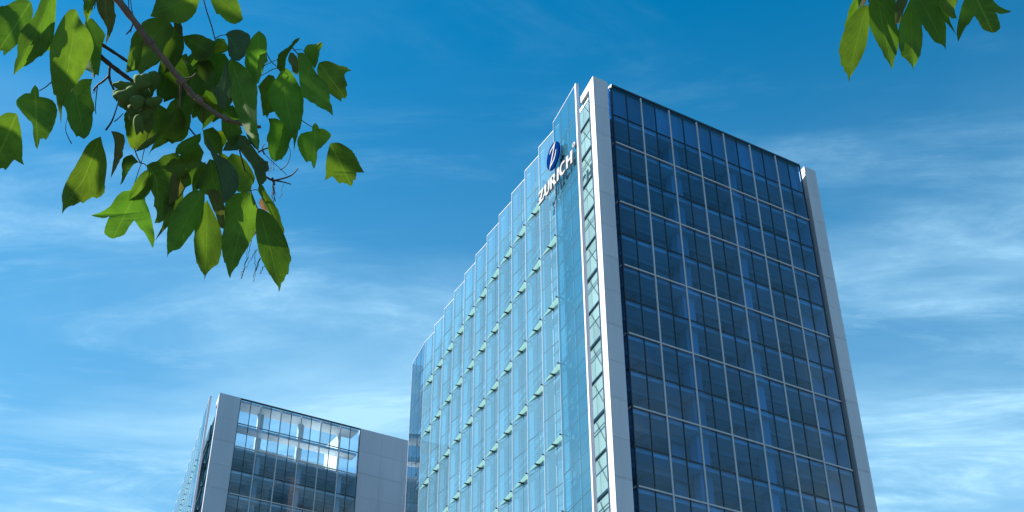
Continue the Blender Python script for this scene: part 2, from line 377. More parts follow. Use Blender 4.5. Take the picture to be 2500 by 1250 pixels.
    for bi, (kind, t0, t1) in enumerate(bays):
        if kind == 'flat': fr = Fr(FL.p(t0, 1.28, 0), dO, nO); L = t1 - t0; npn = 3
        else: fr = Fr(FL.p(t1, 1.28, 0) - dS * sawL, dS, nS); L = sawL; npn = 2
        wp = L / npn; tr = MB(); rail = MB(); finm = MB()
        for i, (z0, z1) in enumerate(rows):
            top = ZT - .02 if i == 0 else z1
            for k in range(npn):
                u0 = wp * k + .014; wd = wp - .028; zz0 = z0 + .02; hh = top - z0 - .04
                pc = wpt(fr.p(u0 + wd / 2, 0, zz0 + hh))
                if in_view(pc, 30): put('screen_pane', pane_mesh(wd, hh, SCREEN if kind == 'saw' else (CLEAR if bi == 0 else WING)), root, fr, u0, 0, zz0, .0018)
                else: fr.box(rest, u0, u0 + wd, -.024, 0, zz0, zz0 + hh)
            if z0 > 34:
                fr.box(tr, 0, L, -.09, .010, z0 - .018, z0 + .018)
                fr.box(tr, 0, L, -.088, -.03, z0 - .06, z0 + .06)
                if bi == 0 and i % 2 == 1: fr.box(tr, 0, L, -.09, -.03, z0 + .32, z0 + .40)
        for k in range(0 if bi else 1, npn + (1 if kind == 'saw' or bi else 0)):
            uu = wp * k
            if k in (0, npn): continue
            fr.box(tr, uu - .013, uu + .013, -.085, .008, 30, ZT - .05)
        fr.box(rail, 0, L, -.06, .02, ZT - .018, ZT + .07)
        fr.box(finm, L - .03, L + .0, -.24, -.03, 30, ZT - .03)
        fr.box(rail, L - .035, L + .01, -.026, .012, 30, ZT - .019)
        if kind == 'saw':
            A, B, Cc = FL.p(t0, 1.27, 0), FL.p(t1, 1.27, 0), FL.p(t0, 1.28 - pitch * math.tan(R(8.9755)), 0)
            for z in major:
                zc = z + .5
                pts = [(A + (B - A) * .03), A + (B - A) * .97, Cc + (B - Cc) * .03]
                if in_view(wpt(Vector((A.x, A.y, zc))), 40):
                    cmb_ = MB(); cmb_.prism([(q.x, q.y) for q in pts], zc, zc + .03); cmb_.build('canopy_pane', CANOPY, root)
                    for (tt, ee0, ee1) in ((t0 + .06, .62, 1.50), (t0 + pitch * .5, .84, 1.42)):
                        bk = MB()
                        P = [FL.p(tt, ee1, 0), FL.p(tt + .10, ee1, 0), FL.p(tt + .10, ee0, 0), FL.p(tt, ee0, 0)]
                        bk.hexa([Vector((P[0].x, P[0].y, zc - .10)), Vector((P[1].x, P[1].y, zc - .10)), Vector((P[2].x, P[2].y, zc - .26)), Vector((P[3].x, P[3].y, zc - .26))] +
                                [Vector((q.x, q.y, zc - .012)) for q in P])
                        bk.build('canopy_bracket', DARK, root)
                    fr.box(tr, 0, L, -.09, -.03, zc - .22, zc - .14)
                elif z > 20: restc.prism([(q.x, q.y) for q in pts], zc, zc + .03)
        tr.build('screen_transom', SILL, root); rail.build('screen_edge_rail', WHITE, root); finm.build('screen_fin', PALEWALL, root)
    rest.build('lower_screen_panes', SCREEN, root, kind='stuff')
    if restc.v: restc.build('hidden_canopy_panes', CANOPY, root, kind='stuff')
    # ---- body: roof and rear walls
    tot = T1 + pitch * saw_n + wing
    body = MB(); q = [FR.p(fin_w, -13.5, 0) + dO * 0, FR.p(end1 - .2, -13.5, 0), FR.p(end1 - .2, -2.2, 0) + dO * v1 * .8, FL.p(v1, -.62, 0), FL.p(16, -.62, 0)]
    body.prism([(p_.x, p_.y) for p_ in q], 0, rz - .1); body.build('building_body', ROOF, root)
    if wing:
        en = MB(); FL.box(en, tot, tot + .05, -.4, 1.3, 0, ZT); en.build('end_fin', WHITE, root)
    return FR, FL

p0 = on_plane(1447.5, 185.6, Vector((11.0037, 100, 0)) + CAM, dR)
BASE1 = Vector((p0.x, p0.y, 0))
t1 = thing('glass_office_tower', 'tall glass office tower with white corner fin, stepped blue glass side and dark gridded front', 'office tower', BASE1)
FR1, FL1 = tower(t1, BASE1, 1.90, 2.46, 29.85, 7, 30.6, 32.4, 11, 7.05, STRIP, False, WHITE, 67.7, True)
b0 = at_depth(536.5, 959.3, 1.0) - CAM; b0 = CAM + b0 * (171.0 / b0.y)
BASE2 = Vector((b0.x, b0.y, 0))
t2 = thing('office_block', 'farther office block with grey panelled ends and see-through open top storeys, left of the tower', 'office block', BASE2)
FR2, FL2 = tower(t2, BASE2, 3.55, 3.57, 24.45, 6, 24.47, 36.5, 9, 0, DARKSTRIP, True, GREY, 50.0, False)

# open roof terrace of the farther block: pergola slab, frame, equipment
def terrace():
    zf, zm, zt = LEV[1], LEV[0], ZT
    pg = MB(); 
    FR2.box(pg, 3.7, 24.2, -3.2, -.30, zt - .62, zt - .28)
    pg.build('pergola_slab', CEIL, t2)
    pm = MB(); FR2.box(pm, 3.7, 24.2, -2.3, -.30, zm - .55, zm - .12); pm.build('gallery_slab', CEIL, t2)
    fr = MB()
    for u in (7.6, 14.6): FR2.box(fr, u, u + .9, -3.1, -2.45, zf - .05, zt - .63)
    FR2.box(fr, 13.6, 13.95, -7.5, -7.1, zf - .05, zt - 5.2); FR2.box(fr, 11.2, 21, -7.5, -7.1, zt - 5.2, zt - 4.6)
    fr.build('terrace_column', IWALL, t2)
    wl = MB(); FR2.box(wl, 21.7, 22.1, -8.0, -2.4, zf - .05, zt - .76); FR2.box(wl, 22.1, 24.2, -8.0, -7.6, zf - .05, zt - .76); FR2.box(wl, 19.6, 21.69, -8.0, -7.6, zf - .05, zt - 4.4)
    wl.build('terrace_wall', solid('cream_render', (.62, .60, .54), .8), t2)
    cb = MB(); FR2.box(cb, 8.6, 13.3, -6.9, -4.6, zf - .05, zf + 2.6); FR2.box(cb, 17.4, 18.6, -7.0, -6, zf - .05, zf + 2.9)
    cb.build('plant_cabin', solid('plant_grey', (.40, .43, .46), .6), t2)
    pp = MB()
    for u in (14.4, 14.75, 15.1): pp.tube([FR2.p(u, -5.2, zf), FR2.p(u, -5.2, zf + 2.9), FR2.p(u - .2, -5.2, zf + 3.2)], .09, 8)
    for z in (zf + .7, zf + 1.1): pp.tube([FR2.p(7.6, -1.5, z), FR2.p(21.6, -1.5, z)], .035, 6)
    for k in range(11): pp.tube([FR2.p(7.6 + 1.4 * k, -1.5, zf), FR2.p(7.6 + 1.4 * k, -1.5, zf + 1.1)], .03, 6)
    for z in (zf + 1.5, zf + 2.4): pp.tube([FR2.p(7.2, -3.6, z), FR2.p(9.1, -3.6, z)], .035, 6)
    for u in (7.2, 8.1, 9.1): pp.tube([FR2.p(u, -3.6, zf), FR2.p(u, -3.6, zf + 2.4)], .035, 6)
    pp.build('terrace_pipework', STEEL, t2)
terrace()

# ------------------------------------------------------------------ the raised-letter sign on the tower's glass side
dG = -adir(R(-24.3))                                   # reading direction, away from the far end towards the corner
pR = on_plane(1399.5, 398.4, BASE1 + nO * 1.52, dO)
FG0 = lambda x, y: on_plane(x, y, pR, dG)
pL = FG0(1316.5, 502)
sgn = thing('wall_sign', 'silver raised letters reading ZURICH under a blue oval emblem on the glass side', 'sign', (pL.x, pL.y, pL.z))
nG = Vector((-(-dG).y, (-dG).x, 0))
def sz(x, y): q = FG0(x, y) - pL; return (q.dot(dG), q.z)
def curve_part(name, loops, depth, mat, off=0.0, bevel=0.012, parent=sgn):
    cu = bpy.data.curves.new(name, 'CURVE'); cu.dimensions = '2D'; cu.fill_mode = 'BOTH'; cu.extrude = depth / 2; cu.bevel_depth = bevel; cu.bevel_resolution = 1
    for lp in loops:
        sp = cu.splines.new('POLY'); sp.points.add(len(lp) - 1); sp.use_cyclic_u = True
        for pt, (x, y) in zip(sp.points, lp): pt.co = (x, y, 0, 1)
    ob = bpy.data.objects.new(name, cu); COL.objects.link(ob)
    me = bpy.data.meshes.new_from_object(ob); bpy.data.objects.remove(ob); bpy.data.curves.remove(cu)
    me.name = name; me.materials.clear(); me.materials.append(mat)
    o = bpy.data.objects.new(name, me); COL.objects.link(o); o.parent = parent
    o.matrix_local = Matrix(((dG.x, 0, nG.x, nG.x * off), (dG.y, 0, nG.y, nG.y * off), (0, 1, 0, 0), (0, 0, 0, 1)))
    return o
def arc(cx, cy, rx, ry, a0, a1, n): return [(cx + rx * math.cos(R(a0 + (a1 - a0) * i / n)), cy + ry * math.sin(R(a0 + (a1 - a0) * i / n))) for i in range(n + 1)]
GLY = {
 'Z': [[(0, 0), (0, .13), (.47, .83), (.16, .83), (.10, .70), (.04, .70), (.06, 1), (.74, 1), (.74, .88), (.27, .17), (.63, .17), (.72, .33), (.78, .33), (.74, 0)]],
 'U': [[(.02, 1), (.26, 1), (.26, .38)] + arc(.42, .36, .16, .20, 180, 360, 8) + [(.58, 1), (.76, 1), (.76, .36)] + arc(.39, .34, .37, .36, 0, -180, 12) + [(.02, .40)]],
 'R': [[(.02, 0), (.02, 1), (.44, 1)] + arc(.44, .72, .27, .28, 90, -60, 9) + [(.86, .04), (.80, 0), (.60, 0), (.32, .40), (.25, .40), (.25, 0)],
       [(.25, .54), (.25, .86)] + arc(.38, .70, .12, .16, 90, -90, 6)],
 'I': [[(.03, 0), (.06, 1), (.30, 1), (.27, 0)]],
 'C': [arc(.46, .5, .46, .52, 48, 312, 18) + arc(.48, .5, .24, .35, 300, 60, 14)],
 'H': [[(.02, 0), (.02, 1), (.25, 1), (.25, .59), (.60, .59), (.60, 1), (.83, 1), (.83, 0), (.60, 0), (.60, .43), (.25, .43), (.25, 0)]],
}
sL, _ = sz(1316.5, 502); sR_, _ = sz(1399.5, 398.4)
hh = sz(1397.6, 366.5)[1]
widths = {'Z': .80, 'U': .80, 'R': .88, 'I': .34, 'C': .86, 'H': .86}
tot = sum(widths[c] for c in 'ZURICH') + .06 * 5
kx = (sR_ - sL) / tot; x = sL
for ch in 'ZURICH':
    curve_part('letter', [[(x + px * kx, py * hh) for px, py in lp] for lp in GLY[ch]], .16, LETTER, 0.0, .022); x += (widths[ch] + .06) * kx
ec = sz(1351, 381); ea = sz(1366, 375); ry = (sz(1352, 348)[1] - sz(1350, 414)[1]) / 2 * .96
rx = abs(sz(1366.5, 372)[0] - sz(1336, 392)[0]) / 2
em = curve_part('emblem', [arc(ec[0], ec[1], rx, ry, 0, 352, 44)], .12, LOGOBLUE, 0.0, .02)
zl = [(-.62, .38), (-.50, .62), (.40, .74), (-.42, -.70), (-.36, -.62), (.30, -.50), (.66, .02), (.74, .02), (.56, -.44), (.36, -.66), (-.78, -.86), (-.80, -.82), (.10, .60), (-.40, .52)]
zl = [(-.46, .42), (-.34, .62), (.02, .70), (.52, .86), (.50, .76), (-.28, -.56), (-.02, -.46), (.22, -.34), (.42, -.10), (.56, .16), (.62, .12), (.52, -.20), (.30, -.48), (.0, -.62), (-.36, -.72), (-.56, -.86), (-.56, -.80), (.22, .60), (-.12, .54), (-.30, .48), (-.40, .38)]
curve_part('emblem_initial', [[(ec[0] + a * rx, ec[1] + b * ry) for a, b in zl]], .05, LETTER, .10, .004, sgn)
rc = sz(1401.3, 353.2); rr_ = abs(sz(1401, 347.5)[1] - sz(1401, 359)[1]) / 2
curve_part('registered_mark', [arc(rc[0], rc[1], rr_, rr_, 0, 345, 24)], .10, LETTER, 0, .01)
curve_part('registered_letter', [[(rc[0] + (a - .40) * rr_ * .9, rc[1] + (b - .5) * rr_ * 1.0) for a, b in lp] for lp in GLY['R']], .03, SHADOWGAP, .075, .002)
stb = MB()
for k in range(8):
    s_ = sL + (sR_ - sL) * (k + .3) / 8; a_ = dG * s_ + Vector((0, 0, hh * .5))
    t_ = (-(a_ + pL - BASE1 - nO * 1.285).dot(nO)); stb = MB(); stb.tube([a_, a_ + nO * min(t_, -.05)], .03, 6); stb.build('standoff_rod', STEEL, sgn)
stb = MB(); a_ = dG * ec[0] + Vector((0, 0, ec[1])); stb.tube([a_, a_ + nO * (-(a_ + pL - BASE1 - nO * 1.285).dot(nO))], .05, 6)
stb.build('standoff_rod', STEEL, sgn)
# ------------------------------------------------------------------ the overhanging branches
def leaf_material(name, base, trans, tmix, rough=.58, spec=.18):
    mt, t, out = mat_new(name)
    L = t.links.new
    uv = t.nodes.new('ShaderNodeUVMap'); sp = t.nodes.new('ShaderNodeSeparateXYZ'); L(uv.outputs[0], sp.inputs[0])
    def M(op, a, b=None, c=None, clamp=False):
        n = t.nodes.new('ShaderNodeMath'); n.operation = op; n.use_clamp = clamp
        for i, q in enumerate((a, b, c)):
            if q is None: continue
            if isinstance(q, (int, float)): n.inputs[i].default_value = q
            else: L(q, n.inputs[i])
        return n.outputs[0]
    U, V = sp.outputs[0], sp.outputs[1]
    au = M('ABSOLUTE', M('SUBTRACT', U, .5))
    mid = M('SUBTRACT', 1.0, M('DIVIDE', au, M('MULTIPLY_ADD', V, -.012, .022)), clamp=True)
    ph = M('FRACT', M('MULTIPLY', M('MULTIPLY_ADD', au, -.75, V), 8.5))
    ph = M('ABSOLUTE', M('SUBTRACT', ph, .5))
    side = M('SUBTRACT', 1.0, M('DIVIDE', ph, .075), clamp=True)
    cell = M('FRACT', M('MULTIPLY', M('MULTIPLY_ADD', au, .9, V), 31)); cell = M('SUBTRACT', 1.0, M('DIVIDE', M('ABSOLUTE', M('SUBTRACT', cell, .5)), .18), clamp=True)
    vein = M('MULTIPLY_ADD', side, .42, M('MULTIPLY', mid, 1.0), clamp=True)
    vein = M('MULTIPLY_ADD', cell, .10, vein, clamp=True)
    tc_ = t.nodes.new('ShaderNodeTexCoord'); nz = t.nodes.new('ShaderNodeTexNoise'); nz.inputs['Scale'].default_value = 26; nz.inputs['Detail'].default_value = 4; L(tc_.outputs['Object'], nz.inputs[0])
    oi = t.nodes.new('ShaderNodeObjectInfo')
    mr = t.nodes.new('ShaderNodeMapRange'); L(nz.outputs[0], mr.inputs[0]); mr.inputs[1].default_value = .3; mr.inputs[2].default_value = .7; mr.inputs[3].default_value = .66; mr.inputs[4].default_value = 1.34
    r2 = t.nodes.new('ShaderNodeMapRange'); L(oi.outputs['Random'], r2.inputs[0]); r2.inputs[3].default_value = .75; r2.inputs[4].default_value = 1.25
    val = M('MULTIPLY', mr.outputs[0], r2.outputs[0])
    r3 = t.nodes.new('ShaderNodeMapRange'); L(M('FRACT', M('MULTIPLY', oi.outputs['Random'], 7.31)), r3.inputs[0]); r3.inputs[3].default_value = .48; r3.inputs[4].default_value = .515
    def colour(c, k):
        h = t.nodes.new('ShaderNodeHueSaturation'); h.inputs['Color'].default_value = (*c, 1); L(val, h.inputs['Value']); L(r3.outputs[0], h.inputs['Hue'])
        x = t.nodes.new('ShaderNodeMix'); x.data_type = 'RGBA'; L(M('MULTIPLY', vein, k), x.inputs[0]); L(h.outputs[0], x.inputs[6]); x.inputs[7].default_value = (c[0] * 2.6 + .03, c[1] * 2.0 + .03, c[2] * 2 + .012, 1)
        return x.outputs[2]
    p = t.nodes.new('ShaderNodeBsdfPrincipled'); p.inputs['Roughness'].default_value = rough; p.inputs['Specular IOR Level'].default_value = spec; L(colour(base, .7), p.inputs['Base Color'])
    bm = t.nodes.new('ShaderNodeBump'); bm.inputs['Strength'].default_value = .2; bm.inputs['Distance'].default_value = .002; L(M('MULTIPLY', vein, -1), bm.inputs['Height']); L(bm.outputs[0], p.inputs['Normal'])
    tl = t.nodes.new('ShaderNodeBsdfTranslucent'); L(colour(trans, .5), tl.inputs[0])
    a = t.nodes.new('ShaderNodeMixShader'); a.inputs[0].default_value = tmix; L(p.outputs[0], a.inputs[1]); L(tl.outputs[0], a.inputs[2]); L(a.outputs[0], out.inputs[0])
    return mt
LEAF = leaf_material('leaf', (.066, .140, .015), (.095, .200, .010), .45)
LEAFSUN = leaf_material('leaf_sunlit', (.16, .22, .012), (.40, .50, .015), .55)  # sunlit leaf patches: the sun's yellow glow is put into the colour
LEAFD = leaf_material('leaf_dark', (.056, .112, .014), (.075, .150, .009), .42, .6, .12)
LEAFG = leaf_material('leaf_glossy', (.045, .105, .028), (.03, .07, .02), .25, .42, .22)
LEAFB = leaf_material('leaf_browned', (.075, .085, .022), (.10, .11, .015), .35)
DRY = leaf_material('dry_leaf', (.55, .33, .17), (.5, .28, .12), .4, .7)
BARK = solid('twig_bark', (.135, .095, .070), .85, var=.35, nscale=70, bump=.5)
TWIG = solid('dark_twig', (.055, .032, .024), .8, var=.25, nscale=60)
PETIOLE = solid('green_petiole', (.06, .075, .022), .6)
FRUIT = solid('green_seed', (.065, .120, .028), .8, var=.3, nscale=45, bump=.25, spec=.15)
FIBRE = solid('dry_fibre', (.10, .075, .055), .9)
D0 = 2.2
def smooth_chain(P):
    """points of one edge from base to tip; gentle corners are rounded, sharp teeth stay"""
    out = [P[0]]
    for i in range(len(P) - 1):
        a, b = P[i], P[i + 1]
        p_ = P[i - 1] if i else a; n_ = P[i + 2] if i + 2 < len(P) else b
        def ang(u, v, w_):
            x1, y1, x2, y2 = v[0] - u[0], v[1] - u[1], w_[0] - v[0], w_[1] - v[1]
            l = math.hypot(x1, y1) * math.hypot(x2, y2); return 0 if l < 1e-6 else math.degrees(math.acos(max(-1, min(1, (x1 * x2 + y1 * y2) / l))))
        ta = (b[0] - p_[0], b[1] - p_[1]) if i and ang(p_, a, b) < 50 else (2 * (b[0] - a[0]), 2 * (b[1] - a[1]))
        tb_ = (n_[0] - a[0], n_[1] - a[1]) if i + 2 < len(P) and ang(a, b, n_) < 50 else (2 * (b[0] - a[0]), 2 * (b[1] - a[1]))
        for t_ in (1/3, 2/3, 1):
            h00 = 2*t_**3 - 3*t_**2 + 1; h10 = t_**3 - 2*t_**2 + t_; h01 = -2*t_**3 + 3*t_**2; h11 = t_**3 - t_**2
            out.append((h00*a[0] + h10*ta[0]*.5 + h01*b[0] + h11*tb_[0]*.5, h00*a[1] + h10*ta[1]*.5 + h01*b[1] + h11*tb_[1]*.5))
    return out
def params(P):
    d = [0]
    for a, b in zip(P, P[1:]): d.append(d[-1] + math.hypot(b[0] - a[0], b[1] - a[1]))
    return [x / d[-1] for x in d]
def sample(P, T, t):
    for i in range(len(T) - 1):
        if t <= T[i + 1] + 1e-9:
            k = (t - T[i]) / max(1e-9, T[i + 1] - T[i]); return (P[i][0] + (P[i + 1][0] - P[i][0]) * k, P[i][1] + (P[i + 1][1] - P[i][1]) * k)
    return P[-1]
def leaf(root, base, tip, left, right, dd=0.0, mat=None, lean=None, fold=None, tr=None, label=None, flat=False):
    mat = mat or LEAF
    if tr: base, tip, left, right = tr(base), tr(tip), [tr(q) for q in left], [tr(q) for q in right]
    lr = random.Random(int(base[0] * 31 + tip[1] * 17))
    lean = lr.uniform(-.55, -.1) if lean is None else lean
    fold = lr.uniform(.10, .38) * lr.choice((1, 1, -1)) if fold is None else fold
    side_tilt = lr.uniform(-.35, .35); curl = lr.uniform(-.25, .15)
    if flat: fold, side_tilt, curl = .05, side_tilt * .4, curl * .4
    Lc, Rc = smooth_chain([base] + left + [tip]), smooth_chain([base] + right + [tip])
    TL, TR = params(Lc), params(Rc)
    for ch_ in (Lc, Rc):                  # fine saw teeth along the outer half of each edge
        n_ = len(ch_)
        for i in range(int(n_ * .35), n_ - 2):
            if i % 2: a_, b_ = ch_[i - 1], ch_[i + 1]; tx, ty = b_[0] - a_[0], b_[1] - a_[1]; q_ = math.hypot(tx, ty) or 1; sg_ = 1 if ch_ is Rc else -1; cx_, cy_ = (base[0] + tip[0]) / 2, (base[1] + tip[1]) / 2; nx_, ny_ = ch_[i][0] - cx_, ch_[i][1] - cy_; k_ = 1.7 * lr.uniform(.3, 1) / (math.hypot(nx_, ny_) or 1); ch_[i] = (ch_[i][0] + nx_ * k_, ch_[i][1] + ny_ * k_)
    ts = sorted(set([round(x, 3) for x in TL + TR] + [i / 10 for i in range(11)]))
    tt = [ts[0]]
    for x in ts[1:]:
        if x - tt[-1] > .006: tt.append(x)
    tt[-1] = 1.0
    ln = math.hypot(tip[0] - base[0], tip[1] - base[1]); px = D0 / F_PX
    dirx, diry = (tip[0] - base[0]) / ln, (tip[1] - base[1]) / ln
    vs, uvs = [], []
    NC = 6
    for t_ in tt:
        a, b = sample(Lc, TL, t_), sample(Rc, TR, t_)
        ml = (base[0] + (tip[0] - base[0]) * t_, base[1] + (tip[1] - base[1]) * t_)
        md = (ml[0] * .6 + (a[0] + b[0]) * .2, ml[1] * .6 + (a[1] + b[1]) * .2)
        for c in range(NC + 1):
            s_ = c / NC
            q = (a[0] + (md[0] - a[0]) * s_ * 2, a[1] + (md[1] - a[1]) * s_ * 2) if s_ <= .5 else (md[0] + (b[0] - md[0]) * (s_ * 2 - 1), md[1] + (b[1] - md[1]) * (s_ * 2 - 1))
            al = ((q[0] - base[0]) * dirx + (q[1] - base[1]) * diry) ; pr = -(q[0] - md[0]) * diry + (q[1] - md[1]) * dirx
            half = max(1.0, math.hypot(b[0] - a[0], b[1] - a[1]) / 2)
            wv = .05 * half * math.sin(9 * t_ + lr.random() * .0 + c) * (abs(s_ - .5) * 2)
            dep = D0 + dd + px * (al * lean + abs(pr) * fold + pr * side_tilt + curl * al * al / ln + wv)
            vs.append(at_depth(q[0], q[1], dep)); uvs.append((s_, t_))
    fs = []
    if flat == 'poly':                    # deeply lobed blades: filled outline instead of ribs
        ring = Lc + list(reversed(Rc[1:-1])); vs, uvs = [], []
        hw = .5 * ln
        def add(q):
            al = (q[0] - base[0]) * dirx + (q[1] - base[1]) * diry; pr = -(q[0] - base[0]) * diry + (q[1] - base[1]) * dirx
            vs.append(at_depth(q[0], q[1], D0 + dd + px * (al * lean + pr * side_tilt * .5 - curl * al * al / ln + .0012 * pr * pr))); uvs.append((.5 + .42 * pr / hw, max(0, min(1, al / ln))))
        for q in ring: add(q)
        tri = tessellate_polygon([[Vector((q[0], q[1], 0)) for q in ring]])
        for t3 in tri:
            i3 = tuple(t3); A, B, C3 = (ring[k] for k in i3)
            if (B[0]-A[0])*(C3[1]-A[1])-(B[1]-A[1])*(C3[0]-A[0]) < 0: i3 = i3[::-1]
            fs.append(i3)
    for i in range(len(tt) - 1 if flat != 'poly' else 0):
        for c in range(NC):
            k = i * (NC + 1) + c; fs.append((k, k + 1, k + NC + 2, k + NC + 1))
    o0 = Vector(vs[0])
    me = bpy.data.meshes.new('leaf'); me.from_pydata([tuple(v - o0) for v in vs], [], fs); me.update()
    uvl = me.uv_layers.new(name='UVMap')
    for lp in me.loops: uvl.data[lp.index].uv = uvs[lp.vertex_index]
    me.materials.append(mat); me.polygons.foreach_set('use_smooth', [True] * len(fs))
    o = bpy.data.objects.new('leaf', me); COL.objects.link(o); o.parent = root; o.location = o0 - root.location
    if label: o['label'] = label
    return o
def twig(root, pts, rad, mat, name='twig', dd=0.0, seg=7):
    n = len(pts); P = []
    for i in range(n - 1):
        for k in range(4):
            t_ = k / 4; p_, a, b, n_ = pts[max(0, i - 1)], pts[i], pts[i + 1], pts[min(n - 1, i + 2)]
            f = lambda A, B, C_, D_: .5 * (2 * B + (C_ - A) * t_ + (2 * A - 5 * B + 4 * C_ - D_) * t_**2 + (-A + 3 * B - 3 * C_ + D_) * t_**3)
            P.append(tuple(f(p_[j], a[j], b[j], n_[j]) for j in range(len(a))))
    P.append(pts[-1])
    px = D0 / F_PX; r_ = []
    for i in range(len(P)):
        k = i / (len(P) - 1); r_.append((rad[0] + (rad[1] - rad[0]) * k) * px * .5 * (1 + (.10 * math.sin(i * 2.1) + .06 * math.sin(i * 5.3) if rad[0] > 5 else 0)))
    mbt = MB(); mbt.tube([at_depth(q[0], q[1], D0 + dd + (q[2] if len(q) > 2 else 0)) - root.location for q in P], r_, seg)
    return mbt.build(name, mat, root, smooth=True)
rootp = at_depth(284, -5, D0)
br = thing('overhanging_branch', 'leafy green branch with a seed cluster hanging at the upper left', 'tree branch', at_depth(230, -90, D0))
# woody parts
twig(br, [(200, -120), (284, -6), (325, 48), (365, 102), (405, 150), (442, 196), (480, 240), (512, 266), (546, 288), (580, 300), (606, 307), (637, 310)], (19, 7), BARK, 'branch', -.05, 10)
for kx_, ky_, kr_ in ((366, 102, 11), (443, 198, 12), (486, 244, 9), (549, 289, 7)):
    twig(br, [(kx_ - 7, ky_ - 6), (kx_, ky_), (kx_ + 7, ky_ + 7)], (kr_ * 1.8, kr_ * 1.7), BARK, 'branch_node', -.05, 9)
twig(br, [(190, 92), (245, 138), (272, 160), (302, 183), (332, 203), (360, 215)], (13, 9), TWIG, 'branch', .02, 8)
twig(br, [(200, 78), (252, 111), (286, 133), (314, 151), (350, 165)], (9, 7), TWIG, 'branch', .03, 8)
for pts, rd, mt_ in [
    ([(268, 163), (267, 190), (274, 210), (281, 224)], (7, 5), TWIG), ([(267, 184), (252, 198), (238, 208), (227, 221)], (6, 4), TWIG), ([(238, 210), (235, 235), (233, 262), (234, 278)], (3, 2), TWIG), ([(230, 214), (232, 222), (226, 228)], (3, 2), TWIG),
    ([(290, 246), (281, 275), (272, 298), (258, 318)], (3, 5), TWIG), ([(301, 277), (290, 288), (279, 297)], (2, 3), TWIG), ([(374, 268), (362, 325), (350, 375), (344, 400), (329, 446)], (2.5, 2), PETIOLE), ([(328, 362), (335, 382), (344, 399)], (3, 2.5), TWIG), ([(344, 399), (352, 400), (358, 406)], (3, 2), TWIG), ([(344, 399), (339, 395)], (3, 2), TWIG),
    ([(441, 200), (440, 225), (437, 266)], (8, 5), BARK), ([(480, 240), (462, 232), (455, 228)], (6, 4), BARK), ([(450, 193), (468, 188), (479, 179)], (6, 3), BARK), ([(365, 103), (357, 108), (352, 106)], (7, 5), BARK),
    ([(496, -5), (505, 28), (517, 65), (525, 96)], (3, 3), TWIG), ([(526, 93), (538, 87), (552, 85)], (2.5, 2), TWIG), ([(318, -4), (321, 20), (326, 42)], (2, 2.5), TWIG), ([(313, -4), (315, 22)], (3, 2), TWIG), ([(325, 58), (319, 72), (308, 84)], (4, 3), TWIG), ([(321, 68), (319, 80)], (3, 2), TWIG),
    ([(497, 240), (497, 275), (496, 312)], (4, 3), TWIG), ([(584, 366), (594, 400), (603, 440), (612, 466), (628, 508)], (4, 2.5), TWIG), ([(612, 466), (622, 463), (631, 464)], (2.5, 2), TWIG),
    ([(650, 128), (662, 150), (675, 162)], (2.5, 2), TWIG), ([(634, 167), (655, 155), (679, 144)], (2.5, 2), TWIG), ([(628, 190), (650, 178), (664, 170), (677, 166)], (1.6, 2.5), TWIG), ([(712, 115), (720, 124), (727, 131)], (3, 2.5), TWIG), ([(716, 122), (726, 121), (738, 122)], (2, 1.6), TWIG), ([(736, 293), (750, 303), (764, 311)], (2.2, 2), PETIOLE), ([(126, 200), (112, 212), (96, 222)], (3, 2.4), PETIOLE),
    ([(650, 432), (658, 437), (668, 441)], (5, 6), TWIG), ([(668, 441), (700, 433), (715, 425), (728, 411)], (5, 2.5), TWIG), ([(672, 441), (690, 444), (711, 450)], (4.5, 2.5), TWIG), ([(664, 434), (668, 444), (670, 452)], (7, 5), TWIG),
    ([(640, 362), (650, 380), (668, 397), (700, 427)], (1.8, 1.4), TWIG), ([(705, 356), (709, 378), (700, 403), (684, 415)], (1.2, 2.4), TWIG), ([(646, 352), (640, 362), (645, 378)], (2, 2.5), TWIG), ([(164, 288), (160, 315), (167, 336), (175, 351)], (1.2, 2.6), TWIG), ([(630, 372), (645, 364), (658, 361)], (5, 4), PETIOLE),
    ([(200, -4), (210, 12), (208, 26)], (2.5, 2.5), TWIG), ([(233, 0), (232, 14), (230, 22)], (3, 2), TWIG), ([(252, 46), (244, 30)], (2, 2), TWIG), ([(460, 310), (472, 325), (482, 336)], (4, 4), TWIG), ([(378, 254), (410, 285), (438, 312)], (1.4, 1.2), PETIOLE)]:
    twig(br, pts, rd, mt_, 'twig', -.02 if mt_ is BARK else .0, 6)
fb = MB(); fr_ = random.Random(5)
def fibre(x0, y0, x1, y1, r_=.8):
    P = []
    for k in range(7):
        t_ = k / 6; P.append(at_depth(x0 + (x1 - x0) * t_ + fr_.uniform(-2.2, 2.2), y0 + (y1 - y0) * t_, D0 + .02 + fr_.uniform(-.006, .006)) - br.location)
    fb.tube(P, r_ * D0 / F_PX * .6, 4)
for k in range(9): fibre(667 + fr_.uniform(-3, 3), 444, 665 + fr_.uniform(-7, 8), fr_.uniform(470, 500), fr_.uniform(.7, 1.5))
for (a, b, c, d, e) in [(616, 578, 604, 628, 1.2), (604, 628, 588, 680, 2.2), (628, 608, 612, 636, 1.3), (624, 610, 622, 645, 1.2), (612, 636, 600, 655, .8), (634, 630, 624, 660, 2.6), (626, 645, 617, 688, 1.4), (622, 660, 624, 676, 1), (645, 650, 634, 668, 1.8), (604, 600, 601, 630, .8), (596, 655, 588, 672, 1), (662, 390, 662, 418, 1.2), (668, 395, 669, 416, 1.4), (672, 418, 684, 414, .8), (692, 448, 686, 478, 1), (686, 478, 684, 484, 1), (656, 400, 660, 425, .8)]: fibre(a, b, c, d, e)
fb.build('dry_fibres', FIBRE, br, kind='stuff')

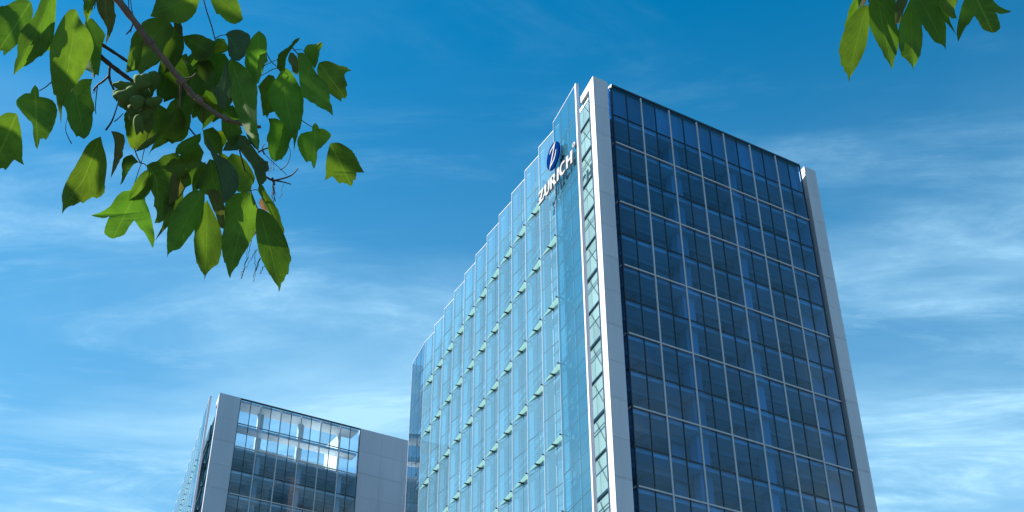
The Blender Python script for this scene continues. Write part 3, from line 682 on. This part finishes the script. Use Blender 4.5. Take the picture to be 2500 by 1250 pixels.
# leaves, traced edge by edge: base, tip, one edge, other edge, depth offset
BOTTOM = dict(
 D=((355, 424), (275, 583), [(320, 462), (300, 467), (283, 482), (269, 503), (248, 517), (222, 526), (252, 533), (267, 528), (257, 554), (255, 570), (266, 579)], [(372, 450), (354, 482), (365, 516), (376, 565), (377, 586), (373, 606), (353, 568), (342, 558), (328, 537), (316, 552), (304, 572), (286, 579)]),
 E=((366, 414), (314, 490), [(352, 418), (338, 432), (328, 448), (321, 462)], [(373, 440), (368, 464), (352, 484), (334, 488)]),
 F=((358, 403), (377, 545), [(362, 430), (368, 464), (376, 482), (375, 504), (379, 507), (383, 522)], [(371, 396), (384, 393), (400, 380), (432, 373), (448, 400), (438, 450), (422, 510), (397, 540)]),
 G=((436, 440), (378, 588), [(404, 480), (399, 540), (388, 571)], [(447, 462), (442, 520), (406, 556)]),
 J=((500, 464), (408.5, 628), [(470, 466), (448, 483), (434, 500), (420, 524), (411, 546), (407.6, 580), (408, 600)], [(499, 498), (490, 524), (476, 558), (460, 580), (440, 606), (422, 612), (412, 620)]),
 K=((506, 488), (498, 687), [(496, 502), (482, 536), (476, 562), (474, 600), (480, 640), (483, 644), (490, 660), (499, 672)], [(520, 516), (534, 546), (542, 574), (541, 610), (534, 640), (530, 646), (520, 652), (508, 664), (502, 674)]),
 M=((611, 469), (562, 680), [(590, 469), (566, 476), (550, 494), (549, 546), (542, 580), (542, 612), (548, 640), (551, 643), (557, 668)], [(622, 494), (627, 520), (624, 562), (614, 584), (612, 588), (602, 608), (588, 630), (581, 648), (577, 651), (566, 666)]),
 O=((633, 449), (695, 592), [(630, 466), (640, 484), (656, 518), (672, 550)], [(641, 452), (652, 472), (670, 498), (681, 520), (688, 546), (694, 560), (692, 575)]),
 N=((628, 508), (680.5, 714), [(624, 540), (626, 580), (633, 616), (644, 644), (658, 670), (661, 673), (670, 688), (679, 700)], [(644, 512), (666, 528), (684, 552), (700, 588), (706, 610), (711, 637), (707, 640), (704, 669), (699, 669), (691, 688), (687, 689), (684, 704)]),
 L=((505, 465), (550, 559), [(512, 490), (526, 522), (537, 554)], [(522, 460), (538, 474), (548, 504), (552, 536)]))
dds = dict(D=.0, E=-.012, F=.004, G=.014, J=-.03, K=-.012, L=-.028, M=-.02, N=-.045, O=-.01)
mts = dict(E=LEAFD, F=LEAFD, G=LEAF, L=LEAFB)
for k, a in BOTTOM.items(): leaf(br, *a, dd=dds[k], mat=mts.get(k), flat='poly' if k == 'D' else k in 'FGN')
CL = [  # central mass and the left-hand singles
 ((246, 333), (151, 523), [(226, 342), (210, 358), (190, 396), (166, 436), (154, 464), (151, 485), (153, 500)], [(252, 358), (258, 378), (261, 406), (256, 448), (256.5, 457), (252, 474), (236, 484), (226, 481), (203, 495), (198, 491), (179, 502), (175, 501), (161, 509)], 0, None),
 ((271, 320), (270, 436), [(280, 344), (280, 376), (274, 410)], [(288, 322), (303, 330), (305, 346), (299, 370), (300, 381), (293, 390), (283, 411)], 0, LEAFB),
 ((339, 396), (292, 452), [(322, 377), (304, 384), (297, 402), (299, 416), (297, 440)], [(328, 400), (316, 416), (308, 430), (300, 445)], 0, LEAFD),
 ((452, 405), (412, 500), [(420, 424), (414, 460)], [(462, 430), (450, 464), (434, 486)], .01, LEAFB),
 ((496, 396), (392, 407), [(480, 387), (460, 396), (446, 396), (428, 387), (418, 390), (406, 403)], [(494, 404), (476, 411), (460, 417), (454, 408), (440, 420), (426, 423), (410, 418)], -.03, LEAF),
 ((582, 362), (632, 454), [(600, 386), (616, 408), (624, 432)], [(598, 346), (614, 354), (630, 376), (646, 392), (654, 394), (656, 418), (648, 418), (651, 438), (642, 448)], -.02, LEAFG),
 ((566, 374), (612, 468), [(545, 400), (556, 440), (582, 467)], [(590, 383), (608, 404), (622, 434), (615, 452)], .012, LEAF),
 ((500, 328), (545, 498), [(506, 352), (520, 388), (532, 424), (538, 460)], [(514, 350), (528, 374), (550, 388), (572, 410), (582, 432), (581, 456), (574, 470), (551, 492)], -.022, LEAFG),
 ((512, 388), (546, 500), [(490, 424), (478, 456), (500, 472), (524, 486)], [(526, 396), (540, 436), (545, 470)], .0, LEAF),
 ((500, 395), (470, 470), [(482, 410), (470, 440)], [(512, 420), (502, 450)], .01, LEAFD),
 ((495, 318), (541, 378), [(500, 350), (515, 370)], [(520, 310), (536, 328), (544, 354)], -.004, LEAFD),
 ((528, 320), (544, 360), [(534, 335), (539, 348)], [(545, 320), (557, 332), (552, 348)], .012, LEAFSUN),
 ((492, 318), (528, 274), [(498, 300), (512, 285)], [(510, 302), (522, 290)], .0, LEAFSUN),
 ((562, 143), (632, 368), [(556, 170), (558, 210), (568, 245), (580, 280), (598, 318), (616, 346)], [(580, 150), (604, 170), (620, 192), (628, 215), (627, 250), (627, 290), (630, 330)], -.01, LEAF),
 ((552, 142), (546, 267), [(545, 170), (535, 200), (516, 222), (528, 240), (533, 258)], [(560, 180), (568, 220), (566, 250)], -.02, LEAFG),
 ((568, 256), (562, 358), [(544, 266), (541, 310), (548, 328)], [(580, 276), (586, 306), (592, 324), (576, 342)], .0, LEAFD),
 ((490, 145), (516, 224), [(482, 170), (488, 200), (505, 220)], [(515, 148), (526, 180), (523, 206)], .02, LEAFD),
 ((447, 88), (522, 134), [(452, 108), (466, 122), (472, 144), (492, 150)], [(480, 83), (504, 92), (526, 102)], .02, LEAFD),
 ((552, 104), (514, 134), [(540, 101), (528, 108), (520, 119)], [(555, 114), (548, 126), (534, 128)], .012, LEAFSUN),  # sun patch on the leaf below, laid on as a bright blade
 ((556, 112), (456, 182), [(548, 95), (530, 94), (516, 108), (500, 120), (484, 134), (468, 152)], [(556, 124), (530, 136), (500, 144), (480, 156), (466, 172)], .02, LEAF),
 ((550, 84), (584, 149), [(556, 96), (557, 128), (566, 146)], [(560, 76), (576, 72), (592, 75), (610, 86), (611, 104), (602, 120), (597, 136)], -.01, LEAFG),
 ((632, 75), (627, 206), [(616, 90), (604, 112), (600, 134), (598, 160), (612, 182)], [(646, 86), (651, 102), (651, 128), (644, 165), (635, 190)], .004, LEAF),
 ((650, 128), (631, 206), [(634, 134), (629, 162), (627, 188)], [(654, 150), (640, 163), (635, 190)], -.01, LEAF),
 ((470, -15), (366, 40), [(430, -20), (388, -8), (377, 14), (371, 32)], [(487, 0), (480, 24), (468, 42), (446, 56), (412, 53), (386, 44)], .0, LEAF),
 ((422, 48), (447, 88), [(426, 64), (434, 78)], [(436, 49), (443, 60)], .012, LEAFB),
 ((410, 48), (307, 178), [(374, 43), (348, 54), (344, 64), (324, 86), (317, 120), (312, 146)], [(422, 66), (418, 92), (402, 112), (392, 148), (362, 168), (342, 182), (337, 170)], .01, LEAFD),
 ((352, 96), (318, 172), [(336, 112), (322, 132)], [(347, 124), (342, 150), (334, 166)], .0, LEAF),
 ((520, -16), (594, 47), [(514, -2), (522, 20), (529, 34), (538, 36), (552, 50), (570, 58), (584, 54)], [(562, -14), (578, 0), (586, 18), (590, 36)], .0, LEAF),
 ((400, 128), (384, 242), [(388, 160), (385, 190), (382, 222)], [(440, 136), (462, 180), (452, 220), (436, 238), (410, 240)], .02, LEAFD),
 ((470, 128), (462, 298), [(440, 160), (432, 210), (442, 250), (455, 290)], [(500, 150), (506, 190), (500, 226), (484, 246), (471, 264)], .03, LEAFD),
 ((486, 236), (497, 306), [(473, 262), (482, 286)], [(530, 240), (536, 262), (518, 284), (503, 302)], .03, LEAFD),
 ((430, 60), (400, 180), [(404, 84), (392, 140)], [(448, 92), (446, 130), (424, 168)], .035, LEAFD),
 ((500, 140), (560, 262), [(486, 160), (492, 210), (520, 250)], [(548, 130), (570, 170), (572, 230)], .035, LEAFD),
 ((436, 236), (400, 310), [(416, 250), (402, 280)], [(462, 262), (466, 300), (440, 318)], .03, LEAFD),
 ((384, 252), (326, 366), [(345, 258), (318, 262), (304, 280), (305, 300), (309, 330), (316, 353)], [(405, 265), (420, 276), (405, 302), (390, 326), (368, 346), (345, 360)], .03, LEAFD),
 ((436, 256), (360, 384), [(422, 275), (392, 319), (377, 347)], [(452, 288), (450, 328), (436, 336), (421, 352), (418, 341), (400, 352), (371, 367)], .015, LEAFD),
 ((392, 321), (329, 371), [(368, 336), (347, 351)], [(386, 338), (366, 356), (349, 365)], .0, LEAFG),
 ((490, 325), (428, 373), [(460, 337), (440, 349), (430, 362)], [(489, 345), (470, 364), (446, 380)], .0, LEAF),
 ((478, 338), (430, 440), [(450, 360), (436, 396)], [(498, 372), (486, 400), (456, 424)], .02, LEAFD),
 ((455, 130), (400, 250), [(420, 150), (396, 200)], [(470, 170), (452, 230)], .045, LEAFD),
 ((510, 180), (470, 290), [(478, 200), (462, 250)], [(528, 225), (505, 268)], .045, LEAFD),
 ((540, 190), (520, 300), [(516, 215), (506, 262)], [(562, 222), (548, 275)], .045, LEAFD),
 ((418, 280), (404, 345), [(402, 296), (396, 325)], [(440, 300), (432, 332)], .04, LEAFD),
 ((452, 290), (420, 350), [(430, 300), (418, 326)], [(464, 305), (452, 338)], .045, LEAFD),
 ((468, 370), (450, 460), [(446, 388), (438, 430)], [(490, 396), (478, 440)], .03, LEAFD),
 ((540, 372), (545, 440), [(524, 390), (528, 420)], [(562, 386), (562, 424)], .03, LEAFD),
 ((600, 317), (631, 369), [(603, 332), (614, 352)], [(618, 311), (629, 322), (633, 345)], .004, LEAFG),
 ((543, 368), (616, 353), [(555, 345), (575, 330), (598, 333)], [(565, 368), (585, 364), (602, 352)], -.006, LEAFG),
 ((258, -15), (258, 110), [(234, -5), (236, 14), (241, 32), (252, 50), (262, 72), (259, 96)], [(279, -5), (280, 30), (283, 38), (277, 66), (268, 88)], .0, LEAFB),
 ((222, -15), (213, 56), [(206, -5), (204, 24), (209, 44)], [(237, -5), (232, 8), (225, 22), (217, 44)], .0, LEAF),
 ((637, 483), (652, 516), [(632, 496), (638, 508)], [(645, 488), (655, 508)], .02, DRY),
 ((626, 500), (627, 520), [(624, 508)], [(629, 510)], .02, DRY),
 ((622, 560), (621, 576), [(619, 568)], [(625, 568)], .02, DRY),
]
for base, tip, l_, r_, dd, mt_ in CL: leaf(br, base, tip, l_, r_, dd=dd, mat=mt_)
SPRAY = [
 ((668, 185), (652, 290), [(656, 182), (640, 198), (630, 212), (636, 230), (639, 260), (643, 284), (648, 278)], [(680, 210), (684, 240), (671, 272), (658, 276)], .02, LEAF),
 ((778, 153), (844, 241), [(774, 176), (789, 200), (800, 220), (807, 229), (820, 239), (833, 248), (834, 238)], [(792, 149), (806, 150), (828, 160), (840, 162), (858, 173), (846, 176), (840, 184), (848, 208), (844, 214), (847, 228)], .02, LEAF),
 ((740, 125), (786, 102), [(750, 110), (768, 108)], [(750, 140), (768, 168), (776, 149), (780, 124), (787, 112)], .012, LEAF),
 ((726, 129), (813, 283), [(727, 150), (729, 180), (733, 216), (740, 238), (748, 240), (758, 249), (764, 250), (780, 262), (798, 270)], [(742, 130), (757, 147), (768, 172), (782, 190), (798, 204), (805, 228), (805, 248), (810, 258)], .0, LEAF),
 ((694, 305), (672, 395), [(678, 290), (655, 289), (659, 310), (651, 342), (655, 348), (655, 366), (662, 386)], [(708, 318), (716, 334), (708, 343), (702, 368), (687, 390), (682, 389)], .01, LEAF),
 ((688, 167), (718, 369), [(676, 190), (660, 208), (653, 235), (668, 268), (686, 296), (706, 318), (716, 340)], [(700, 167), (713, 179), (726, 200), (737, 226), (741, 246), (738, 285), (733, 314), (728, 318), (726, 332), (721, 350)], -.015, LEAF),
 ((770, 299), (765, 412), [(763, 308), (762, 320), (744, 323), (732, 330), (726, 344), (729, 360), (736, 378), (749, 397), (752, 393), (760, 394)], [(777, 308), (779, 314), (792, 315), (807, 326), (806, 336), (788, 356), (775, 368), (774, 386), (769, 407)], .0, LEAF),
 ((806, 350), (859, 456), [(802, 364), (798, 380), (795, 410), (796, 428), (792, 440), (801, 436), (812, 430), (829, 449), (834, 445), (848, 449)], [(820, 348), (832, 350), (852, 362), (862, 372), (870, 386), (878, 402), (889, 421), (870, 421), (868, 438), (862, 440)], .0, LEAF),
]
SP2 = [((686, 177), (732, 91), [(675, 166), (677, 154), (680, 134), (690, 124), (708, 112), (718, 98)], [(696, 164), (698, 146), (706, 128), (713, 115), (728, 101)], -.02, LEAFD),
 ((708, 128), (727, 180), [(703, 146), (711, 160), (714, 174)], [(717, 130), (727, 146), (730, 166)], .02, LEAFB),
 ((716, 168), (726, 184), [(714, 176)], [(728, 172)], .015, LEAFSUN)]  # small sun patch, brightness set by its colour
POLY = ((859, 456), (765, 412), (844, 241))
for a in SPRAY + SP2: leaf(br, *a[:4], dd=a[4], mat=a[5], flat='poly' if a[1] in POLY else False)
mir = lambda q: (1025 - 1.22 * q[0], 1.39 * q[1] - 209)
for a in SPRAY:
    if mir(a[1])[0] > -60 and a[1] != (786, 102): leaf(br, *a[:4], dd=a[4] - .015, mat=a[5], tr=mir, flat='poly' if a[1] in POLY else False)
# seed cluster
sd = [(309, 211, 25, 10, 4), (287, 230, 8, 11, 0), (311, 235, 25, 15, -6), (346, 201, 17, 14, 30), (351, 231, 17, 15, 0), (346, 249, 13, 11, 10), (365, 260, 16, 14, -20), (380, 247, 12, 10, 0), (311, 257, 13, 10, 0), (329, 274, 15, 19, 10), (357, 274, 14, 12, 0), (337, 302, 9, 20, 6), (359, 300, 13, 19, -10), (374, 198, 13, 22, 8), (330, 222, 16, 12, 0), (335, 250, 14, 16, 0)]
def seed_mesh():
    mbs = MB(); nu, nv = 14, 9                       # a flattened, ridged key: broad shoulder, pointed end, a seam round its edge
    for j in range(nv + 1):
        q = j / nv; rr = (math.sin(math.pi * q ** .72) ** .8) if 0 < j < nv else 0.0
        for i in range(nu):
            th = 2 * math.pi * i / nu; k = 1 + .13 * math.cos(6 * th) + .10 * abs(math.cos(th))
            mbs.v.append((rr * k * math.cos(th), .45 * rr * math.sin(th) * (1 - .25 * math.cos(th) ** 2), 1 - 2.25 * q + .12 * rr * math.cos(2 * th)))
    for j in range(nv):
        for i in range(nu): mbs.f.append((j * nu + i, j * nu + (i + 1) % nu, (j + 1) * nu + (i + 1) % nu, (j + 1) * nu + i))
    return mbs.mesh('seed', FRUIT, True)
ex = random.Random(11)
sd += [(x + ex.uniform(-14, 14), y + ex.uniform(-9, 14), a * .7, b * .8 + 2, ex.uniform(-40, 40)) for x, y, a, b, ro in sd[:12]]
SM = seed_mesh(); px_ = D0 / F_PX
for i, (x, y, a, b, ro) in enumerate(sd):
    o = bpy.data.objects.new('seed', SM); COL.objects.link(o); o.parent = br
    o.location = at_depth(x, y, D0 - .03 - .010 * ((i * 5) % 4)) - br.location
    Mx = Matrix((_RT, _F, _UP)).transposed() @ Matrix.Rotation(R(ro), 3, 'Y')
    o.rotation_euler = Mx.to_euler(); o.scale = (a * px_ * 1.15, min(a, b) * px_ * 1.1, b * px_ * 1.15)
# second branch at the upper right
br2 = thing('overhanging_branch', 'short leafy spray hanging from the top right corner', 'tree branch', at_depth(2200, -90, D0))
right = lambda q: (2074 + .865 * (680 - q[0]), 200 + .925 * (q[1] - 712))
for k, a in BOTTOM.items():
    if k in 'DFGJKLMNO': leaf(br2, *a, dd=dds[k], mat=LEAF if k == 'F' else mts.get(k), tr=right, flat='poly' if k == 'D' else k in 'FGN')
for a in CL:
    if a[0] in ((582, 362), (512, 388), (500, 328)): leaf(br2, *a[:4], dd=a[4], mat=a[5], tr=right)
leaf(br2, *CL[-3][:4], dd=.01, mat=DRY, tr=right)
twig(br2, [(2300, -160), (2200, -90), (2150, -60), (2120, 5)], (10, 3), BARK, 'twig', -.0, 7)
twig(br2, [(2200, -90), (2225, -40), (2226, -10)], (7, 3), BARK, 'twig', .0, 7)
twig(br2, [(2260, -130), (2330, -90), (2350, -60)], (7, 3), BARK, 'twig', .0, 7)

# unseen foliage added towards the sun, out of frame, to shade the hanging leaves
def shade_foliage(root, centre, rad, n, seed, d0, d1):
    lr = random.Random(seed); fm_ = MB(); a_ = sv.cross(Vector((0, 0, 1))).normalized(); b_ = sv.cross(a_)
    k = 0
    while k < n:
        c_ = centre + sv * lr.uniform(d0, d1) + a_ * lr.uniform(-rad[0], rad[0]) + b_ * lr.uniform(-rad[1], rad[1])
        x_, y_ = proj(c_); k += 1
        if -170 < x_ < 2670 and -190 < y_ < 1400: continue
        ax = Vector((lr.uniform(-1, 1), lr.uniform(-1, 1), lr.uniform(-1.2, .1))).normalized(); bx = ax.cross(Vector((lr.uniform(-1, 1), lr.uniform(-1, 1), lr.uniform(-1, 1)))).normalized()
        L_, W_ = lr.uniform(.10, .15), lr.uniform(.03, .045); c_ = c_ - root.location; q = len(fm_.v); nn = ax.cross(bx)
        fm_.v += [tuple(c_), tuple(c_ + ax * L_ * .3 + bx * W_ + nn * .01), tuple(c_ + ax * L_ * .7 + bx * W_ * .8 + nn * .012), tuple(c_ + ax * L_), tuple(c_ + ax * L_ * .7 - bx * W_ * .8 + nn * .012), tuple(c_ + ax * L_ * .3 - bx * W_ + nn * .01), tuple(c_ + ax * L_ * .5)]
        fm_.f += [(q, q+1, q+6), (q+1, q+2, q+6), (q+2, q+3, q+6), (q+3, q+4, q+6), (q+4, q+5, q+6), (q+5, q, q+6)]
    me = fm_.mesh('added_shade_foliage', LEAF); me.uv_layers.new(name='UVMap')
    o = bpy.data.objects.new('added_shade_foliage', me); COL.objects.link(o); o.parent = root; o['kind'] = 'stuff'
shade_foliage(br, at_depth(420, 330, D0), (.48, .48), 250, 3, .62, 1.5)
shade_foliage(br2, at_depth(2260, 60, D0), (.30, .25), 130, 4, .12, .9)
